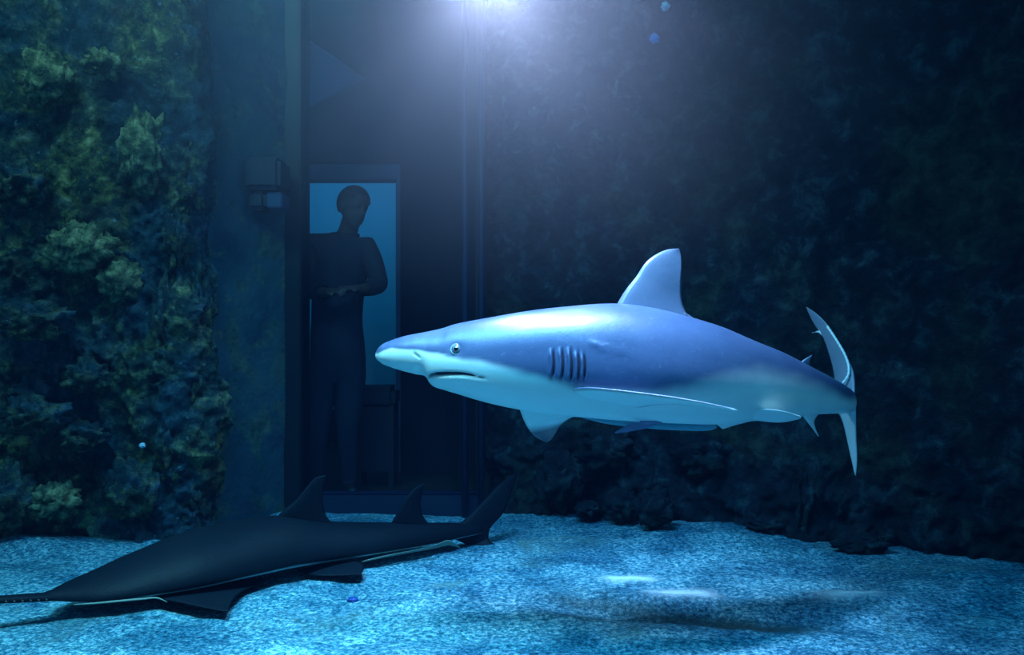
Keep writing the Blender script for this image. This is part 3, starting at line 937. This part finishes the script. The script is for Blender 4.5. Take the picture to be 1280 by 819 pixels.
def hand(wrist, direc, up, side):
    """palm and five curled fingers as chains starting at the wrist"""
    d = direc.normalized(); u = up.normalized(); s = d.cross(u).normalized() * side
    palm = wrist + d * 0.055
    chains = [[(wrist, 0.026), (palm, 0.028)]]
    for k, (off, ln) in enumerate(((0.030, .070), (0.010, .080), (-0.010, .075), (-0.029, .058))):
        b = palm + s * off + d * 0.032
        k1_ = b + d * ln * 0.45 - u * 0.006
        k2_ = k1_ + (d * 0.7 - u * 0.5) * ln * 0.32
        k3_ = k2_ + (d * 0.4 - u * 0.9) * ln * 0.26
        chains.append([(palm, 0.028), (b, 0.011), (k1_, 0.0095), (k2_, 0.009), (k3_, 0.0075)])
    t0 = wrist + d * 0.03 + s * 0.030
    chains.append([(palm, 0.028), (t0, 0.012), (t0 + (d + s * .6).normalized() * 0.032, .0105), (t0 + (d * 1.2 + s * .3 - u * .3).normalized() * 0.062, .009)])
    return chains


pel = Q(423, 452, 0); che = Q(425, 345, 0.02); nb = Q(432, 300, 0.01)
shL = Q(392, 306, -0.02); shR = Q(458, 310, 0.03)      # image left / right
elL = Q(384, 362, -0.06); elR = Q(475, 357, -0.03)
wrL = Q(410, 366, -0.24); wrR = Q(448, 362, -0.22)
hpL = Q(408, 462, 0); hpR = Q(439, 462, 0.01)
knL = Q(397, 540, -0.03); knR = Q(434, 540, -0.02)
anL = Q(395, 606, 0.02); anR = Q(436, 606, 0.02)
chains = [
    [(pel, (0.165, 0.12)), (Q(421, 410, 0.01), (0.150, 0.115)), (Q(422, 375, 0.01), (0.155, 0.12)), (che, (0.165, 0.12)), (Q(428, 318, 0.02), (0.13, 0.10)), (nb, 0.065), (Q(437, 284, 0), 0.055), (Q(440, 266, -0.01), 0.06)],
    [(Q(428, 318, 0.02), (0.13, 0.10)), (shL, 0.068), (Q(386, 334, -0.04), 0.052), (elL, 0.043), (Q(397, 365, -0.15), 0.038), (wrL, 0.028)],
    [(Q(428, 318, 0.02), (0.13, 0.10)), (shR, 0.066), (Q(468, 334, 0.0), 0.050), (elR, 0.043), (Q(462, 360, -0.13), 0.038), (wrR, 0.028)],
    [(pel, (0.165, 0.12)), (hpL, 0.105), (Q(399, 500, -0.02), 0.083), (knL, 0.056), (Q(395, 570, 0), 0.050), (anL, 0.036), (Q(395, 615, -0.03), .036), (Q(398, 616, -0.15), .030)],
    [(pel, (0.165, 0.12)), (hpR, 0.105), (Q(435, 500, -0.01), 0.083), (knR, 0.056), (Q(435, 570, 0), 0.050), (anR, 0.036), (Q(436, 615, -0.03), .036), (Q(442, 616, -0.15), .030)],
]
chains += hand(wrL, Q(424, 364, -0.30) - wrL, Vector((0, -0.3, 1)), 1)
chains += hand(wrR, Q(434, 360, -0.29) - wrR, Vector((0, -0.3, 1)), -1)
bv, bf = skinned(chains, 2)
# head, turned to the right of the picture and tipped down
from mathutils import Euler
hr = Euler((math.radians(14), math.radians(10), math.radians(48))).to_matrix()   # face along local -Y
hc = Q(442, 259, -0.02)


def addpart(pp):
    global bv, bf
    k = len(bv)
    bv = list(bv) + [Vector(v) for v in pp[0]]; bf = list(bf) + [tuple(i + k for i in f) for f in pp[1]]


def H(x, y, z): return hc + hr @ Vector((x, y, z))


addpart(ball(H(0, 0.012, 0.022), (0.080, 0.098, 0.094), hr))          # skull
addpart(ball(H(0, -0.030, -0.045), (0.058, 0.062, 0.072), hr))        # face and jaw
addpart(ball(H(0, -0.065, -0.092), (0.028, 0.024, 0.022), hr, 12))    # chin
addpart(ball(H(0, -0.096, -0.022), (0.013, 0.020, 0.022), hr, 12))    # nose
addpart(ball(H(0, -0.088, 0.004), (0.009, 0.014, 0.026), hr, 12))
addpart(ball(H(0, -0.084, -0.060), (0.024, 0.012, 0.006), hr, 12))    # lips
addpart(ball(H(0, -0.082, -0.070), (0.021, 0.012, 0.006), hr, 12))
addpart(ball(H(0, -0.078, 0.022), (0.048, 0.014, 0.009), hr, 12))     # brow
for sg in (-1, 1):
    addpart(ball(H(sg * 0.080, 0.004, -0.012), (0.010, 0.020, 0.032), hr, 12))  # ears
    addpart(ball(H(sg * 0.030, -0.074, 0.002), (0.013, 0.011, 0.008), hr, 12))  # eyelids
tmp = bpy.data.meshes.new('tmp'); tmp.from_pydata([tuple(v) for v in bv], [], bf)
to = bpy.data.objects.new('tmp', tmp); COL.objects.link(to)
rm = to.modifiers.new('r', 'REMESH'); rm.mode = 'VOXEL'; rm.voxel_size = 0.0075
sm = to.modifiers.new('m', 'SMOOTH'); sm.iterations = 3; sm.factor = 0.5
dg = bpy.context.evaluated_depsgraph_get()
m2 = bpy.data.meshes.new_from_object(to.evaluated_get(dg))
BV = [v.co.copy() for v in m2.vertices]; BN = [v.normal.copy() for v in m2.vertices]; BF = [tuple(p.vertices) for p in m2.polygons]
bpy.data.objects.remove(to); bpy.data.meshes.remove(m2)
mesh('body', BV, BF, M['skin'], per)


def garment(name, test, push, mat):
    keep = [f for f in BF if all(test(BV[i]) for i in f)]
    ids = sorted({i for f in keep for i in f}); mp = {a: b for b, a in enumerate(ids)}
    return mesh(name, [BV[i] + BN[i] * push for i in ids], [tuple(mp[i] for i in f) for f in keep], mat, per)


zz = lambda py: P(0, py, PD).z
armz = min(wrL.z, wrR.z)
def in_shirt(v):
    if v.z > zz(292) or v.z < zz(452): return False
    if (v - wrL).length < 0.06 or (v - wrR).length < 0.06: return False
    return v.y > PD - 0.205
garment('shirt', in_shirt, 0.012, M['shirt'])
garment('trousers', lambda v: zz(605) < v.z < zz(445), 0.010, M['trousers'])
garment('shoe', lambda v: v.z < zz(603) and v.x < P(418, 0, PD).x, 0.006, M['shoe'])
garment('shoe', lambda v: v.z < zz(603) and v.x > P(418, 0, PD).x, 0.006, M['shoe'])


def in_hair(v):
    q = hr.inverted() @ (v - hc)
    return (q.length < 0.16) and (q.z > 0.035 or (q.y > 0.02 and q.z > -0.045)) and not (q.y < -0.06 and q.z < 0.07)
garment('hair', in_hair, 0.009, M['hair'])

# dark stool beside the person
st = empty('stool', P(472, 600, 5.30), 'dark low stool standing right of the person behind the window', 'stool')
D_ = 5.30
sx0, sx1 = (447 - 640) / F * D_, (497 - 640) / F * D_
zt = CH - (482 - 409.5) / F * D_
box('seat', (sx0, D_ - 0.13, zt - 0.13), (sx1, D_ + 0.13, zt), M['stool'], st, 0.03)
for a in (sx0 + 0.025, sx1 - 0.025):
    for b in (D_ - 0.10, D_ + 0.10):
        box('leg', (a - 0.016, b - 0.016, 0.0), (a + 0.016, b + 0.016, zt - 0.11), M['stool'], st, 0.003)
for b in (D_ - 0.10, D_ + 0.10):
    box('side_panel', (sx0 + 0.035, b - 0.008, 0.10), (sx1 - 0.035, b + 0.008, zt - 0.12), M['stool'], st)

# pale wedge-shaped panel hanging high in the room
pa, pb, pc = P(372, 42, 5.1), P(452, 96, 5.35), P(372, 138, 5.1)
nn = Vector((0.02, 0.03, 0))
o = mesh('ceiling_panel', [pa, pb, pc, pa + nn, pb + nn, pc + nn], [(0, 1, 2), (5, 4, 3), (0, 3, 4, 1), (1, 4, 5, 2), (2, 5, 3, 0)], M['panel'], None, False)
tag(o, 'pale grey wedge-shaped panel high behind the top of the window', 'panel')

# reflection in the glass, modelled as a dark box with a blue face
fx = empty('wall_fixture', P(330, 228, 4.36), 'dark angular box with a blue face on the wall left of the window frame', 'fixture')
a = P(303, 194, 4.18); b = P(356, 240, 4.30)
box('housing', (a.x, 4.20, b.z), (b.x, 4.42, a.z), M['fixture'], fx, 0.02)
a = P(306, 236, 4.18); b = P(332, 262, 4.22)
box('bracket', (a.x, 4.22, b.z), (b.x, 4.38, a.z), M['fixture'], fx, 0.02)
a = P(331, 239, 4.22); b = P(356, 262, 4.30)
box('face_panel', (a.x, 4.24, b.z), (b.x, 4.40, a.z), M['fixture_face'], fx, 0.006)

# small things
tag(lump('blue_sponge', P(818, 48, 4.20), (.022, .02, .022), M['sponge'], None, 3, 3, 0.5), 'small bright blue patch of sponge high on the rock wall right of the lamp glow', 'sponge')
tag(lump('pale_sponge', P(832, 8, 4.17), (.020, .02, .020), M['shell'], None, 8, 3, 0.5), 'small pale sponge at the very top of the picture above the blue sponge', 'sponge')
c = P(441, 750, 0.95 * F / (750 - 409.5)); c.z = sand_h(c.x, c.y) + 0.004
tag(lump('blue_pebble', c, (.019, .016, .010), M['pebble'], None, 5, 3, 0.3), 'small dark blue pebble lying alone on the pale sand', 'pebble')
tag(lump('white_shell', P(178, 557, 3.74), (.013, .012, .011), M['shell'], None, 6, 3, 0.3), 'small pale blue shell stuck on the left rock wall near its right edge', 'shell')

# ------------------------------------------------------------------ water
wt = box('water', (-3.6, -0.6, -0.3), (3.6, 4.53, 3.4), M['water'])
tag(wt, kind='structure')

# haze added around the tank lamp to shape its glow
m = bpy.data.materials.new('bubble_haze'); m.use_nodes = True
t = m.node_tree
t.nodes.remove(t.nodes['Principled BSDF'])
tc = t.nodes.new('ShaderNodeTexCoord')
gr = t.nodes.new('ShaderNodeTexGradient'); gr.gradient_type = 'SPHERICAL'
t.links.new(tc.outputs['Object'], gr.inputs[0])
pw = t.nodes.new('ShaderNodeMath'); pw.operation = 'POWER'; pw.inputs[1].default_value = 1.35
t.links.new(gr.outputs['Fac'], pw.inputs[0])
ml = t.nodes.new('ShaderNodeMath'); ml.operation = 'MULTIPLY'; ml.inputs[1].default_value = 0.17
t.links.new(pw.outputs[0], ml.inputs[0])
vs = t.nodes.new('ShaderNodeVolumeScatter'); vs.inputs['Color'].default_value = (0.84, 0.80, 1.0, 1)
t.links.new(ml.outputs[0], vs.inputs['Density'])
t.links.new(vs.outputs[0], t.nodes['Material Output'].inputs['Volume'])
bm = bmesh.new(); bmesh.ops.create_icosphere(bm, subdivisions=3, radius=1.0)
me = bpy.data.meshes.new('bubble_plume'); bm.to_mesh(me); bm.free(); me.materials.append(m)
o = bpy.data.objects.new('bubble_plume', me); o.location = LAMP; o.scale = (1.9, 1.24, 1.35)
COL.objects.link(o)
tag(o, kind='structure')
